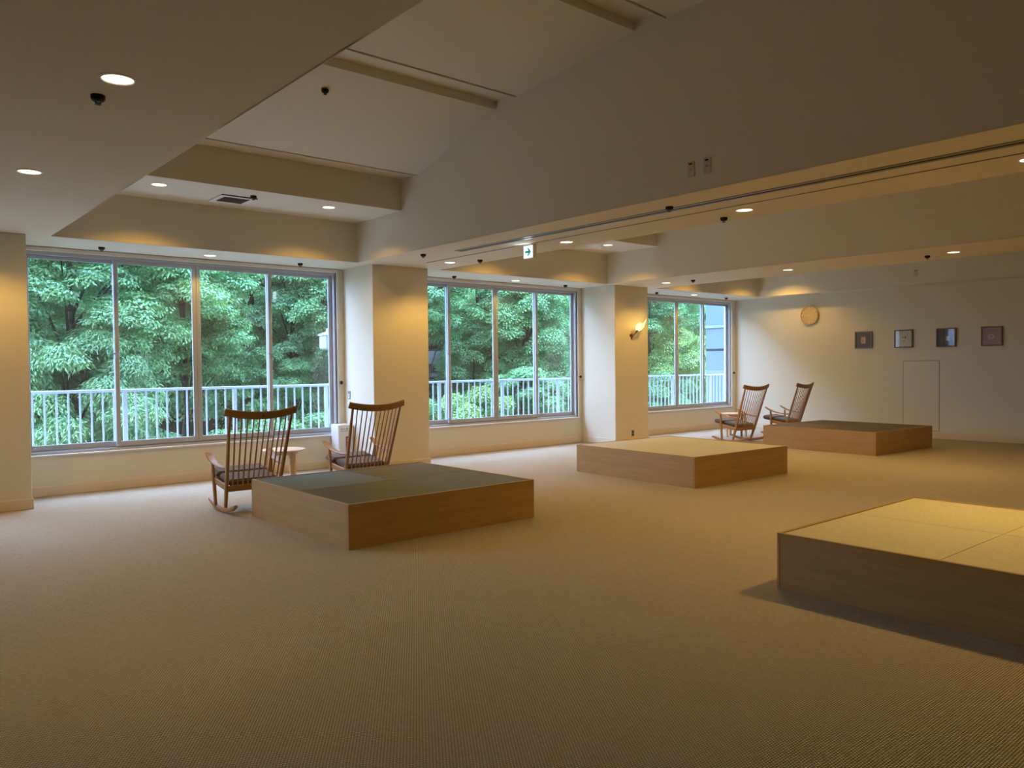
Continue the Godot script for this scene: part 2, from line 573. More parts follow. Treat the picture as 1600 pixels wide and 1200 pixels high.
# ------------------------------------------------------------------ windows
func build_windows() -> void:
	var cuts := [[-3.1, -2.195, -1.29, -0.385, 0.52], [1.64, 2.655, 3.63, 4.645, 5.66], [6.77, 7.755, 8.75, 9.72, 10.73], [11.84, 12.83, 13.82, 14.785, 15.80]]
	var labels := ["aluminium sliding window in the bay without chairs", "wide aluminium sliding window behind the pair of rocking chairs with fire box", "aluminium sliding window between the fire box column and wall lamp column", "aluminium sliding window beside the clock wall"]
	for w in 4:
		var x0: float = cuts[w][0]
		var x1: float = cuts[w][4]
		var o := Node3D.new()
		o.name = "window_%d" % (w + 1)
		add_child(o)
		o.position = Vector3((x0 + x1) / 2, 0.463, ZW)
		o.set_meta("kind", "structure")
		o.set_meta("label", labels[w])
		var off := -o.position
		# room side: sill board and trim
		part("sill_board", boxmesh(Vector3(x0 - 0.03, 0.463, ZW - 0.06) + off, Vector3(x1 + 0.03, 0.487, ZW + 0.022) + off, 0.005), mats.window_trim, o)
		part("side_trim", boxmesh(Vector3(x0 - 0.035, 0.488, ZW - 0.06) + off, Vector3(x0, 2.90, ZW + 0.012) + off, 0.004), mats.window_trim, o)
		part("side_trim", boxmesh(Vector3(x1, 0.488, ZW - 0.06) + off, Vector3(x1 + 0.035, 2.90, ZW + 0.012) + off, 0.004), mats.window_trim, o)
		part("head_trim", boxmesh(Vector3(x0 - 0.035, 2.885, ZW - 0.06) + off, Vector3(x1 + 0.035, 2.93, ZW + 0.012) + off, 0.004), mats.window_trim, o)
		# aluminium frame
		var st := st_new()
		box(st, Vector3(x0, 2.845, ZW - 0.15) + off, Vector3(x1, 2.885, ZW - 0.02) + off)
		box(st, Vector3(x0, 0.487, ZW - 0.15) + off, Vector3(x1, 0.515, ZW - 0.02) + off)
		box(st, Vector3(x0, 0.515, ZW - 0.15) + off, Vector3(x0 + 0.03, 2.845, ZW - 0.02) + off)
		box(st, Vector3(x1 - 0.03, 0.515, ZW - 0.15) + off, Vector3(x1, 2.845, ZW - 0.02) + off)
		for zt in [-0.062, -0.112]:
			box(st, Vector3(x0 + 0.03, 0.515, ZW + zt) + off, Vector3(x1 - 0.03, 0.527, ZW + zt + 0.008) + off)
		part("frame", st.commit(), mats.aluminium, o)
		for k in 4:
			var inner: bool = k == 1 or k == 2
			var zc := ZW - (0.055 if inner else 0.105)
			var a: float = cuts[w][k] - 0.028
			var b: float = cuts[w][k + 1] + 0.028
			if k == 0: a = x0 + 0.03
			if k == 3: b = x1 - 0.03
			if k == 1: b = cuts[w][2] - 0.002
			if k == 2: a = cuts[w][2] + 0.002
			st = st_new()
			var ya := 0.528
			var yb := 2.845
			var sw := 0.052
			rbox(st, Vector3(a + sw / 2, (ya + yb) / 2, zc) + off, Vector3(sw, yb - ya, 0.034), 0.004)
			rbox(st, Vector3(b - sw / 2, (ya + yb) / 2, zc) + off, Vector3(sw, yb - ya, 0.034), 0.004)
			rbox(st, Vector3((a + b) / 2, yb - 0.022, zc) + off, Vector3(b - a - 2 * sw, 0.044, 0.030), 0.003)
			rbox(st, Vector3((a + b) / 2, ya + 0.032, zc) + off, Vector3(b - a - 2 * sw, 0.064, 0.030), 0.003)
			var sash := part("sash", st.commit(), mats.aluminium, o)
			part("pane", boxmesh(Vector3(a + sw, ya + 0.06, zc - 0.003) + off, Vector3(b - sw, yb - 0.04, zc + 0.003) + off), mats.glass, sash)
			if inner:
				var lx := a + 0.02 if k == 1 else b - 0.02
				var s2 := st_new()
				rbox(s2, Vector3(lx, 1.66, zc + 0.026) + off, Vector3(0.022, 0.07, 0.02), 0.006)
				rbox(s2, Vector3(lx - 0.02, 1.685, zc + 0.034) + off, Vector3(0.05, 0.016, 0.012), 0.005)
				part("latch", s2.commit(), mats.grey_plastic, sash)
	# black cord hooks on the window reveals
	for a in [[5.70, "black round hook on the trim beside the fire box"], [10.765, "black round hook on the trim beside the wall lamp column"], [15.838, "black round hook on the trim beside the clock wall"]]:
		var hk := thing("blind_hook", a[1], "hook", Vector3(a[0], 1.255, ZW + 0.012), 0.0, "window reveal hooks")
		part("stem", lathed([Vector2(0.0, 0.0), Vector2(0.008, 0.0), Vector2(0.008, 0.022), Vector2(0.0, 0.022)], 10, Transform3D(Basis(Vector3.RIGHT, PI / 2), Vector3.ZERO)), mats.rubber_black, hk)
		part("knob", lathed([Vector2(0.0, 0.02), Vector2(0.02, 0.022), Vector2(0.028, 0.032), Vector2(0.022, 0.044), Vector2(0.0, 0.048)], 14, Transform3D(Basis(Vector3.RIGHT, PI / 2), Vector3.ZERO)), mats.rubber_black, hk)

# ------------------------------------------------------------------ outside
func build_outside() -> void:
	struct("balcony_floor", boxmesh(Vector3(-4, -0.15, -12.0), Vector3(18.6, 0.12, ZW - 0.2)), mats.balcony_paint, "concrete balcony slab outside the windows", "balcony")
	# the storeys above this one: they keep the sky behind the building off the trees
	struct("upper_storeys", boxmesh(Vector3(-14.0, TOP + 0.16, ZW - 0.2), Vector3(20.0, 17.0, ZS + 4.0)), mats.concrete, "upper storeys of the building above the room", "building")
	# railing
	var zr := -11.8
	var r := thing("balcony_railing", "white metal balcony railing with upright bars outside the windows", "railing", Vector3(7.0, 0.12, zr))
	var off := -r.position
	part("handrail", boxmesh(Vector3(-3.5, 1.175, zr - 0.03) + off, Vector3(18.4, 1.215, zr + 0.03) + off, 0.01), mats.white_metal, r)
	part("bottom_rail", boxmesh(Vector3(-3.5, 0.20, zr - 0.02) + off, Vector3(18.4, 0.235, zr + 0.02) + off, 0.005), mats.white_metal, r)
	var posts := [-3.1, -1.57, -0.04, 1.49, 3.02, 4.56, 6.08, 6.84, 8.34, 9.84, 11.34, 12.10, 13.61, 15.12, 16.63, 18.14]
	var pm := boxmesh(Vector3(-0.028, 0.12, -0.025) + Vector3(0, off.y, 0), Vector3(0.028, 1.18, 0.025) + Vector3(0, off.y, 0), 0.004)
	var bm := boxmesh(Vector3(-0.011, 0.235, -0.011) + Vector3(0, off.y, 0), Vector3(0.011, 1.176, 0.011) + Vector3(0, off.y, 0), 0.002)
	for k in posts.size():
		part("post", pm, mats.white_metal, r).position.x = posts[k] + off.x
		if k + 1 < posts.size():
			var gap: float = posts[k + 1] - posts[k]
			var nb := roundi(gap / 0.1385)
			for i in range(1, nb):
				part("baluster", bm, mats.white_metal, r).position.x = posts[k] + gap * i / nb + off.x
	# neighbouring wing of the building, seen through the last window
	var w := thing("building_wing", "pale blue panelled wing of the building beyond the balcony", "building", Vector3(21.5, -4.0, -12.4))
	var wo := -w.position
	part("wall", boxmesh(Vector3(19.56, -4.0, -13.98) + wo, Vector3(23.5, 4.6, -10.9) + wo), mats.wall_panel_blue, w)
	for a in [[-1.0, 0.2], [0.24, 1.17], [1.27, 1.83], [1.90, 2.49], [2.60, 3.60], [3.66, 4.5]]:
		part("panel", boxmesh(Vector3(19.50, a[0], -13.98) + wo, Vector3(19.56, a[1], -10.9) + wo, 0.004), mats.wall_panel_blue, w)
	for a in [1.22, 2.545]:
		part("band", boxmesh(Vector3(19.46, a - 0.045, -13.99) + wo, Vector3(19.57, a + 0.045, -10.9) + wo, 0.006), mats.wall_band, w)
	part("gap_strip", boxmesh(Vector3(19.53, 1.84, -13.98) + wo, Vector3(19.57, 1.89, -10.9) + wo), mats.house_dark, w)
	# white lantern outside the first window
	var l := thing("outdoor_lantern", "white box lantern on a bracket outside beside the column", "lantern", Vector3(6.62, 1.70, -12.5))
	part("body", boxmesh(Vector3(-0.24, 0.10, -0.12), Vector3(0.0, 0.34, 0.12), 0.02), mats.house_white, l)
	part("cap", lathed([Vector2(0.0, 0.46), Vector2(0.03, 0.46), Vector2(0.05, 0.40), Vector2(0.19, 0.35), Vector2(0.19, 0.33), Vector2(0.0, 0.33)], 4, Transform3D(Basis(Vector3.UP, PI / 4), Vector3(-0.12, 0.0, 0.0))), mats.house_white, l)
	part("bracket", boxmesh(Vector3(-0.02, -1.9, -0.03), Vector3(0.04, 0.30, 0.03), 0.005), mats.house_white, l)
	# small house down between the trees
	var h := thing("garden_house", "small white house half hidden behind the trees", "house", Vector3(18.6, -3.0, -25.5))
	part("wall", boxmesh(Vector3(-1.9, 0, -2.0), Vector3(-0.95, 4.55, 0.4)), mats.house_dark, h)
	for a in [[4.75, 5.05], [4.05, 4.2], [3.2, 3.5], [2.4, 2.55]]:
		part("ledge", boxmesh(Vector3(-2.0, a[0], -2.1), Vector3(-0.85, a[1], 0.5), 0.01), mats.house_white, h)
	part("roof", boxmesh(Vector3(-2.0, 4.55, -2.1), Vector3(-0.85, 4.75, 0.5), 0.01), mats.house_white, h)
	# hillside
	var st := st_new()
	var f := noise(0.11, 51)
	var gy := func(x: float, z: float) -> float:
		var d := -13.0 - z
		return -4.2 + 0.36 * maxf(d, 0.0) + 0.7 * f.get_noise_2d(x, z)
	ground_y = gy
	for i in 46:
		for j in 40:
			var p := []
			for k in [[0, 0], [1, 0], [1, 1], [0, 1]]:
				var xx: float = -22.0 + (i + k[0]) * 1.6
				var zz2: float = -11.5 - (j + k[1]) * 1.4
				p.append(Vector3(xx, gy.call(xx, zz2), zz2))
			var nn: Vector3 = -(p[1] - p[0]).cross(p[3] - p[0]).normalized()
			if nn.y < 0: nn = -nn
			quad(st, p[0], p[1], p[2], p[3], nn)
	struct("hillside", st.commit(), mats.earth, "dark wooded hillside outside the windows", "hillside")
	build_trees()

var ground_y: Callable
var sprays := []

func make_spray(sd: int, leaves: int, len: float, wid: float, reach: float, droop: float) -> ArrayMesh:
	var r := RandomNumberGenerator.new()
	r.seed = sd
	var st := st_new()
	for k in leaves:
		var ang := k * 2.39996 + r.randf_range(-0.3, 0.3)
		var rad := reach * sqrt((k + 0.5) / leaves)
		var out := Vector3(sin(ang), 0, cos(ang))
		var root := out * rad + Vector3(0, -droop * rad * rad / reach + r.randf_range(-0.03, 0.03), 0)
		var ang2 := ang + r.randf_range(-0.7, 0.7)
		var dir := Vector3(sin(ang2), r.randf_range(-0.7, 0.0) - droop * 0.4, cos(ang2)).normalized()
		var across := dir.cross(Vector3(r.randf_range(-0.5, 0.5), 1, r.randf_range(-0.5, 0.5))).normalized()
		var up := across.cross(dir).normalized()
		var L := len * r.randf_range(0.7, 1.2)
		var W := wid * r.randf_range(0.8, 1.2)
		var tip := root + dir * L - Vector3(0, L * 0.15, 0)
		var mid := root + dir * L * 0.45
		var a := mid + across * W * 0.5 - up * W * 0.16
		var b := mid - across * W * 0.5 - up * W * 0.16
		for q in [[root, a, tip], [root, tip, b]]:
			var n: Vector3 = (q[1] - q[0]).cross(q[2] - q[0]).normalized()
			if n.dot(up) < 0: n = -n
			tri(st, q[0], q[1], q[2], n)
	return st.commit()

# kind 0: tiered maple, 1: round bright shrub-like crown, 2: hanging narrow leaves
func leaf_mass(spots: Array, tint: Color, parent: Node3D, sd: int, per: int, mesh: Mesh, size: float) -> void:
	var r := RandomNumberGenerator.new()
	r.seed = sd
	var mm := MultiMesh.new()
	mm.transform_format = MultiMesh.TRANSFORM_3D
	mm.use_colors = true
	mm.mesh = mesh
	mm.instance_count = spots.size() * per
	var i := 0
	for s in spots:
		# s: [centre, horizontal radius, vertical radius, outward direction, tone]
		for k in per:
			var a := r.randf() * TAU
			var up := r.randf_range(-0.25, 1.0)
			var rad := sqrt(maxf(0.0, 1.0 - up * up)) * pow(r.randf(), 0.25)
			var p: Vector3 = s[0] + Vector3(cos(a) * rad * s[1], up * s[2], sin(a) * rad * s[1])
			p.y -= 0.35 * rad * rad * s[2]
			var out: Vector3 = (Vector3(cos(a) * rad, 0.25 * up, sin(a) * rad) + s[3] * 0.7).normalized()
			out.y = -0.15 + 0.5 * up * (1.0 - rad)
			out = out.normalized()
			var side := Vector3.UP.cross(out).normalized()
			var upv := out.cross(side).normalized()
			var basis := Basis(side, upv, out) * Basis(Vector3.FORWARD, r.randf_range(-0.6, 0.6)) * Basis(Vector3.RIGHT, r.randf_range(-0.3, 0.5))
			mm.set_instance_transform(i, Transform3D(basis.scaled_local(Vector3.ONE * size * r.randf_range(0.75, 1.2)), p))
			var t: float = s[4] * r.randf_range(0.72, 1.22)
			var yel := r.randf_range(-0.06, 0.1)
			mm.set_instance_color(i, Color(tint.r * t * (1.0 + 2.0 * yel), tint.g * t * (1.0 + 0.5 * yel), tint.b * t * (1.0 - yel)))
			i += 1
	var o := MultiMeshInstance3D.new()
	o.name = "foliage"
	o.multimesh = mm
	o.material_override = mats.leaf
	o.set_meta("kind", "stuff")
	parent.add_child(o, true)

func tree(called: String, label: String, group: String, x: float, z: float, cy: float, rx: float, ry: float, clumps: int, per: int, tint: Color, kind: int, sd: int) -> void:
	var r := RandomNumberGenerator.new()
	r.seed = sd
	var gy: float = ground_y.call(x, z)
	var t := thing(called, label, "tree" if called != "leafy_shrub" else "shrub", Vector3(x, gy, z), 0.0, group)
	var c := Vector3(0, cy - gy, 0)
	# trunk and boughs
	var st := st_new()
	var lean := Vector3(r.randf_range(-0.5, 0.5), 0, r.randf_range(0.0, 0.6))
	var top := c + Vector3(0, ry * 0.5, 0)
	var tr := 0.035 + 0.03 * rx
	sweep(st, [Vector3(lean.x, -0.2, -lean.z) * 0.6, top * 0.45 - lean * 0.2, top], [tr, tr * 0.75, tr * 0.25], [tr, tr * 0.75, tr * 0.25], Vector3.RIGHT, 8, 1.0)
	var spots := []
	for k in clumps:
		var a := TAU * (k * 0.381966) + r.randf_range(-0.3, 0.3)
		var v := -0.85 + 1.8 * (k + 0.5) / clumps
		var rr := sqrt(maxf(0.05, 1.0 - v * v)) * r.randf_range(0.62, 1.05)
		var d := Vector3(cos(a) * rr, v * r.randf_range(0.9, 1.05), sin(a) * rr)
		var p := c + Vector3(d.x * rx, d.y * ry, d.z * rx)
		var cr := rx * r.randf_range(0.19, 0.33)
		var flat := 0.36 if kind == 0 else (0.62 if kind == 1 else 0.5)
		spots.append([p, cr, cr * flat, Vector3(d.x, 0, d.z).normalized(), r.randf_range(0.8, 1.15)])
		if k % 5 == 0 and called != "leafy_shrub":
			var base := Vector3(0, p.y * 0.72 - 0.2, 0)
			sweep(st, [base, base.lerp(p, 0.55) + Vector3(0, 0.15, 0), p], [tr * 0.35, tr * 0.22, tr * 0.08], [tr * 0.35, tr * 0.22, tr * 0.08], Vector3(0.3, 0, 1), 5, 1.0)
	part("trunk", st.commit(), mats.bark, t)
	leaf_mass(spots, tint, t, sd + 5, per, sprays[kind], {"broadleaf_tree": 1.0, "leafy_shrub": 0.85, "forest_tree": 2.0}[called])

func build_trees() -> void:
	sprays = [make_spray(1, 22, 0.066, 0.044, 0.17, 0.3), make_spray(2, 20, 0.064, 0.046, 0.15, 0.45), make_spray(3, 24, 0.095, 0.026, 0.17, 0.8)]
	var deep := Color(0.23, 0.47, 0.22)
	var mid := Color(0.26, 0.51, 0.25)
	var blue := Color(0.30, 0.53, 0.29)
	var lime := Color(0.40, 0.63, 0.25)
	var near := "trees close beyond the railing"
	# the trees in full light, by window: x, z, crown height, radii
	tree("broadleaf_tree", "big tiered maple filling the first panes of the widest window", near, 3.5, -17.5, 3.3, 2.2, 2.3, 73, 95, mid, 0, 101)
	tree("broadleaf_tree", "pale narrow-leaved tree leaning over the railing", near, 3.2, -16.2, 0.7, 1.5, 1.5, 48, 95, blue, 2, 102)
	tree("broadleaf_tree", "tiered maple spreading beyond the window's second pane", near, 6.0, -18.5, 3.0, 1.5, 1.9, 48, 95, mid, 0, 103)
	tree("broadleaf_tree", "slender blue-green tree in the widest window's third pane", near, 9.6, -20.5, 2.6, 1.25, 2.2, 44, 95, blue, 0, 104)
	tree("broadleaf_tree", "full round maple beside the white lantern", near, 10.6, -19.0, 3.0, 1.6, 1.9, 51, 95, mid, 1, 105)
	tree("broadleaf_tree", "drooping maple next to the fire box column", near, 12.6, -18.5, 3.9, 1.4, 1.7, 44, 95, mid, 0, 106)
	tree("broadleaf_tree", "rounded bright maple in the middle window", near, 16.4, -18.6, 2.7, 1.6, 1.8, 54, 95, mid, 1, 107)
	tree("broadleaf_tree", "broad green tree at the middle window's last pane", near, 18.7, -19.6, 3.2, 1.5, 2.0, 51, 95, mid, 1, 108)
	tree("broadleaf_tree", "leafy tree above the yellow-green crown by the building wing", near, 22.6, -18.6, 3.9, 1.3, 1.4, 26, 100, mid, 1, 109)
	tree("broadleaf_tree", "yellow-green round crown beside the pale blue wing", near, 23.8, -18.4, 1.5, 1.5, 1.1, 28, 130, lime, 1, 110)
	tree("broadleaf_tree", "deep green tree behind the yellow-green crown", near, 28.5, -22.5, 3.2, 1.9, 2.0, 30, 100, deep, 1, 111)
	var low := "shrubs on the bank below the railing"
	var spec := [[4.2, -15.6, -0.9, 1.3, blue, 2], [6.6, -16.0, -0.7, 1.2, mid, 1], [8.3, -16.6, -0.6, 1.2, deep, 0], [10.6, -17.0, -0.2, 1.3, mid, 1], [12.6, -16.4, -0.1, 1.1, lime, 1], [14.4, -16.4, 0.3, 1.2, mid, 0], [16.6, -17.0, 0.2, 1.3, deep, 1], [18.6, -17.4, 0.2, 1.2, mid, 1], [21.6, -17.6, 0.0, 1.3, mid, 1], [24.6, -18.4, -0.2, 1.3, mid, 1], [8.2, -19.4, 0.9, 1.2, mid, 0], [14.9, -19.2, 1.3, 1.2, mid, 1]]
	for k in spec.size():
		var s: Array = spec[k]
		var look: String = {blue: "pale narrow-leaved shrub on the bank behind the railing bars", mid: "fresh green shrub on the bank behind the railing bars", deep: "deep green shrub on the bank behind the railing bars", lime: "yellow-green shrub on the bank behind the railing bars"}[s[4]]
		tree("leafy_shrub", look, low, s[0], s[1], s[2], s[3], s[3] * 0.9, 20, 110, s[4], s[5], 200 + k)
	# undergrowth closing the slope between the nearer crowns and the forest: one mass of leaves
	var ug := Node3D.new()
	ug.name = "undergrowth"
	add_child(ug)
	ug.set_meta("kind", "stuff")
	ug.set_meta("label", "leafy undergrowth covering the slope behind the nearer trees")
	ug.set_meta("category", "undergrowth")
	var beds := []
	var ur := RandomNumberGenerator.new()
	ur.seed = 77
	for j in 12:
		var uz := -20.5 - 2.6 * j
		var ux := -0.2 * uz
		while ux < -1.75 * uz:
			for q in 7:
				var p := Vector3(ux + ur.randf_range(-1.2, 1.2), 0, uz + ur.randf_range(-1.1, 1.1))
				p.y = ground_y.call(p.x, p.z) + ur.randf_range(0.1, 1.7)
				beds.append([p, ur.randf_range(0.5, 0.9), ur.randf_range(0.3, 0.5), Vector3(ur.randf_range(-1, 1), 0, 1).normalized(), ur.randf_range(0.6, 1.3)])
			ux += 1.9
	leaf_mass(beds, mid, ug, 78, 26, sprays[1], 1.5)
	# tall forest behind, its crowns mostly above the window heads
	var back := "tall forest trees on the slope behind"
	var n := 0
	for row in [[-21.8, 1.0, 2.2, 6.9], [-26.8, 3.2, 2.5, 8.0], [-32.4, 0.8, 2.6, 9.8]]:
		for i in 9:
			var x: float = -2.0 + row[1] + i * 4.8 + 0.5 * sin(i * 2.3 + row[0])
			var z: float = row[0] + 0.4 * cos(i * 1.7)
			tree("forest_tree", "tall forest tree on the slope behind the nearer crowns", back, x, z, row[3] + 0.4 * sin(i * 1.3), 3.1, row[2], 64, 70, mid, 1 if i % 3 else 0, 300 + n)
			n += 1

# ------------------------------------------------------------------ tatami platforms
func build_platforms() -> void:
	var spec := [
		[4.145, -6.71, 2.03, 1.985, 0.003, "slate", "low oak platform topped with four dark green-grey tatami mats"],
		[8.745, -6.70, 1.94, 2.06, 0.042, "straw", "low oak platform with straw tatami between the two dark-matted ones"],
		[13.42, -6.685, 1.93, 2.05, 0.045, "umber", "low oak platform with dark brown tatami by the clock wall"],
		[5.71, -1.80, 2.06, 2.0, 0.005, "straw", "low oak platform with straw tatami standing apart from the row"]]
	for s in spec:
		var h := 0.373
		var p := thing("tatami_platform", s[6], "platform", Vector3(s[0], 0, s[1]), -s[4], "tatami platforms")
		var hx: float = s[2] / 2
		var hz: float = s[3] / 2
		var th := 0.022
		part("side_panel", boxmesh(Vector3(-hx, 0.0, hz - th), Vector3(hx, h - 0.004, hz), 0.0025), mats.oak, p)
		part("side_panel", boxmesh(Vector3(-hx, 0.0, -hz), Vector3(hx, h - 0.004, -hz + th), 0.0025), mats.oak, p)
		part("side_panel", boxmesh(Vector3(-hx, 0.0, -hz + th), Vector3(-hx + th, h - 0.004, hz - th), 0.0025), mats.oak, p)
		part("side_panel", boxmesh(Vector3(hx - th, 0.0, -hz + th), Vector3(hx, h - 0.004, hz - th), 0.0025), mats.oak, p)
		var st := st_new()
		for k in [-1, 1]:
			rbox(st, Vector3(0, h - 0.002, k * (hz - th / 2)), Vector3(2 * hx, 0.006, th + 0.004), 0.002)
			rbox(st, Vector3(k * (hx - th / 2), h - 0.002, 0), Vector3(th + 0.004, 0.006, 2 * hz - 2 * th), 0.002)
		part("edge_strip", st.commit(), mats.oak, p)
		part("base_board", boxmesh(Vector3(-hx + th, 0.30, -hz + th), Vector3(hx - th, 0.318, hz - th)), mats.oak, p)
		for i in 2:
			for j in 2:
				var a := Vector3((i - 1) * (hx - th - 0.001) + 0.001, 0.318, (j - 1) * (hz - th - 0.001) + 0.001)
				var b := Vector3(i * (hx - th - 0.001) - 0.001, h - 0.004, j * (hz - th - 0.001) - 0.001)
				part("tatami_mat", rush_mat(a, b, i != j), mats["tatami_%s_%s" % [s[5], "along" if i == j else "across"]], p)

# a mat whose uv runs along its rushes, so that its sheen has a direction
func rush_mat(a: Vector3, b: Vector3, across: bool) -> ArrayMesh:
	var arrays := boxmesh(a, b, 0.004).surface_get_arrays(0)
	var uv := PackedVector2Array()
	for v in arrays[Mesh.ARRAY_VERTEX]:
		uv.append(Vector2(v.z, v.x) if across else Vector2(v.x, v.z))
	arrays[Mesh.ARRAY_TEX_UV] = uv
	var m := ArrayMesh.new()
	m.add_surface_from_arrays(Mesh.PRIMITIVE_TRIANGLES, arrays)
	return m

# ------------------------------------------------------------------ rocking chairs and side tables
func make_chair() -> Node3D:
	var c := thing("rocking_chair", "wooden spindle-back rocking chair facing the window, next to the bare floor by the column", "rocking chair", Vector3.ZERO, 0.0, "spindle-back rocking chairs")
	var wood: Material = mats.chair_wood
	# crest rail: swept up and forward at the ends
	var pts := []
	var rx := []
	var ry := []
	for k in 13:
		var t := -1.0 + k / 6.0
		pts.append(Vector3(0.372 * t, 1.009 + 0.046 * t * t, 0.470 - 0.044 * t * t))
		rx.append(0.040 - 0.002 * t * t)
		ry.append(0.013)
	part("crest_rail", swept(pts, rx, ry, Vector3(0, 1, 0.28), 8, 0.4), wood, c)
	part("peg", lathed([Vector2(0.0, 0.0), Vector2(0.007, 0.0), Vector2(0.007, 0.004), Vector2(0.0, 0.004)], 10, Transform3D(Basis(Vector3.RIGHT, PI / 2 + 0.27), Vector3(0.0, 1.005, 0.482))), mats.dark_gap, c.get_node("crest_rail") as Node3D)
	# rear posts run straight from the rockers to the crest
	for s in [-1.0, 1.0]:
		var a := Vector3(s * 0.270, 0.04, 0.102)
		var b := Vector3(s * 0.324, 1.02, 0.428)
		part("rear_post", swept([a, a.lerp(b, 0.3), b], [0.016, 0.019, 0.012], [0.020, 0.025, 0.014], Vector3.RIGHT, 8, 0.6), wood, c)
	for k in 10:
		var t := -1.0 + 2.0 * (k + 1) / 11.0
		var a := Vector3(0.279 * t, 0.268, 0.213 - 0.012 * t * t)
		var b := Vector3(0.324 * t, 0.985 + 0.046 * t * t, 0.464 - 0.044 * t * t)
		part("spindle", swept([a, a.lerp(b, 0.4), b], [0.0075, 0.0085, 0.006], [0.0075, 0.0085, 0.006], Vector3.RIGHT, 6, 1.0), wood, c)
	# front legs, up to the arms
	for s in [-1.0, 1.0]:
		var a := Vector3(s * 0.295, 0.04, -0.129)
		var b := Vector3(s * 0.317, 0.517, -0.140)
		part("front_leg", swept([a, a.lerp(b, 0.6), b], [0.015, 0.018, 0.013], [0.020, 0.022, 0.016], Vector3.RIGHT, 8, 0.6), wood, c)
		var ap := [Vector3(s * 0.294, 0.474, 0.25), Vector3(s * 0.307, 0.472, 0.166), Vector3(s * 0.317, 0.483, 0.062), Vector3(s * 0.322, 0.507, -0.052), Vector3(s * 0.327, 0.541, -0.146), Vector3(s * 0.331, 0.574, -0.208), Vector3(s * 0.332, 0.595, -0.244)]
		part("arm", swept(ap, [0.014, 0.023, 0.031, 0.035, 0.037, 0.035, 0.027], [0.014, 0.012, 0.011, 0.011, 0.011, 0.010, 0.008], Vector3.RIGHT, 10, 0.6), wood, c)
		part("side_rail", swept([Vector3(s * 0.277, 0.257, 0.182), Vector3(s * 0.300, 0.316, -0.135)], [0.011, 0.011], [0.031, 0.031], Vector3.RIGHT, 8, 0.35), wood, c)
		var rp := []
		var ra := []
		var rb := []
		for k in 11:
			var z := -0.36 + 0.081 * k
			rp.append(Vector3(s * 0.283, 0.024 + 0.46 * (z - 0.02) * (z - 0.02), z))
			ra.append(0.017)
			rb.append(0.024 if k > 0 and k < 10 else 0.014)
		part("rocker", swept(rp, ra, rb, Vector3.RIGHT, 8, 0.45), wood, c)
	part("rear_rail", swept([Vector3(-0.273, 0.257, 0.198), Vector3(0, 0.257, 0.208), Vector3(0.273, 0.257, 0.198)], [0.032, 0.032, 0.032], [0.011, 0.011, 0.011], Vector3.UP, 8, 0.35), wood, c)
	part("front_rail", swept([Vector3(-0.29, 0.312, -0.13), Vector3(0.29, 0.312, -0.13)], [0.031, 0.031], [0.011, 0.011], Vector3.UP, 8, 0.35), wood, c)
	# seat cushion in two pads, tilted back
	var tilt := Basis(Vector3.RIGHT, 0.17)
	var st := st_new()
	rbox(st, Vector3(0, 0.334, 0.036), Vector3(0.52, 0.064, 0.30), 0.022, tilt)
	part("seat_cushion", st.commit(), mats.cushion, c)
	st = st_new()
	rbox(st, Vector3(0, 0.376, -0.224), Vector3(0.556, 0.078, 0.224), 0.028, tilt)
	part("seat_cushion", st.commit(), mats.cushion, c)
	return c

func build_chairs() -> void:
	var a := make_chair()
	a.position = Vector3(3.288, 0.0, -8.19)
	a.rotation.y = -0.036
	a.set_meta("label", "wooden spindle-back rocking chair touching the corner of the green-grey platform, rocker visible")
	copy_of(a, Vector3(4.788, 0, -8.477), 0.026, "wooden spindle-back rocking chair in front of the fire extinguisher box")
	copy_of(a, Vector3(12.964, 0, -8.589), -0.067, "wooden spindle-back rocking chair between straw and brown tatami platforms")
	copy_of(a, Vector3(14.494, 0, -8.506), 0.093, "wooden spindle-back rocking chair closest to the clock wall")
	var t := thing("side_table", "small round pale wood side table between chairs near the fire box", "table", Vector3(4.223, 0, -9.35), 0.0, "round side tables")
	part("table_top", lathed([Vector2(0.0, 0.445), Vector2(0.22, 0.445), Vector2(0.263, 0.458), Vector2(0.268, 0.465), Vector2(0.263, 0.47), Vector2(0.0, 0.47)], 40), mats.table_wood, t)
	for k in 3:
		var an := 0.55 + TAU * k / 3.0
		var d := Vector3(cos(an), 0, -sin(an))
		part("leg", swept([d * 0.205 + Vector3(0, 0.446, 0), d * 0.23], [0.032, 0.024], [0.020, 0.016], Vector3(d.z, 0, -d.x), 8, 0.6), mats.table_wood, t)
	part("under_frame", lathed([Vector2(0.0, 0.41), Vector2(0.17, 0.41), Vector2(0.17, 0.446), Vector2(0.0, 0.446)], 24), mats.table_wood, t)
	copy_of(t, Vector3(13.80, 0, -9.21), 0.4, "small round pale wood side table between chairs near the clock wall")

# ------------------------------------------------------------------ lamps, sprinklers
func make_downlight(e: float, tone: Color) -> Node3D:
	var o := thing("downlight", "", "ceiling lamp")
	part("trim_ring", lathed([Vector2(0.072, 0.02), Vector2(0.072, -0.002), Vector2(0.076, -0.006), Vector2(0.088, -0.004), Vector2(0.09, 0.0)], 28), mats.white_plastic, o)
	part("lamp_lens", lathed([Vector2(0.0, -0.001), Vector2(0.073, -0.001), Vector2(0.073, 0.012), Vector2(0.0, 0.012)], 28), mats.lamp_lens, o)
	spot(Vector3(0, -0.012, 0), o, e, tone)
	return o

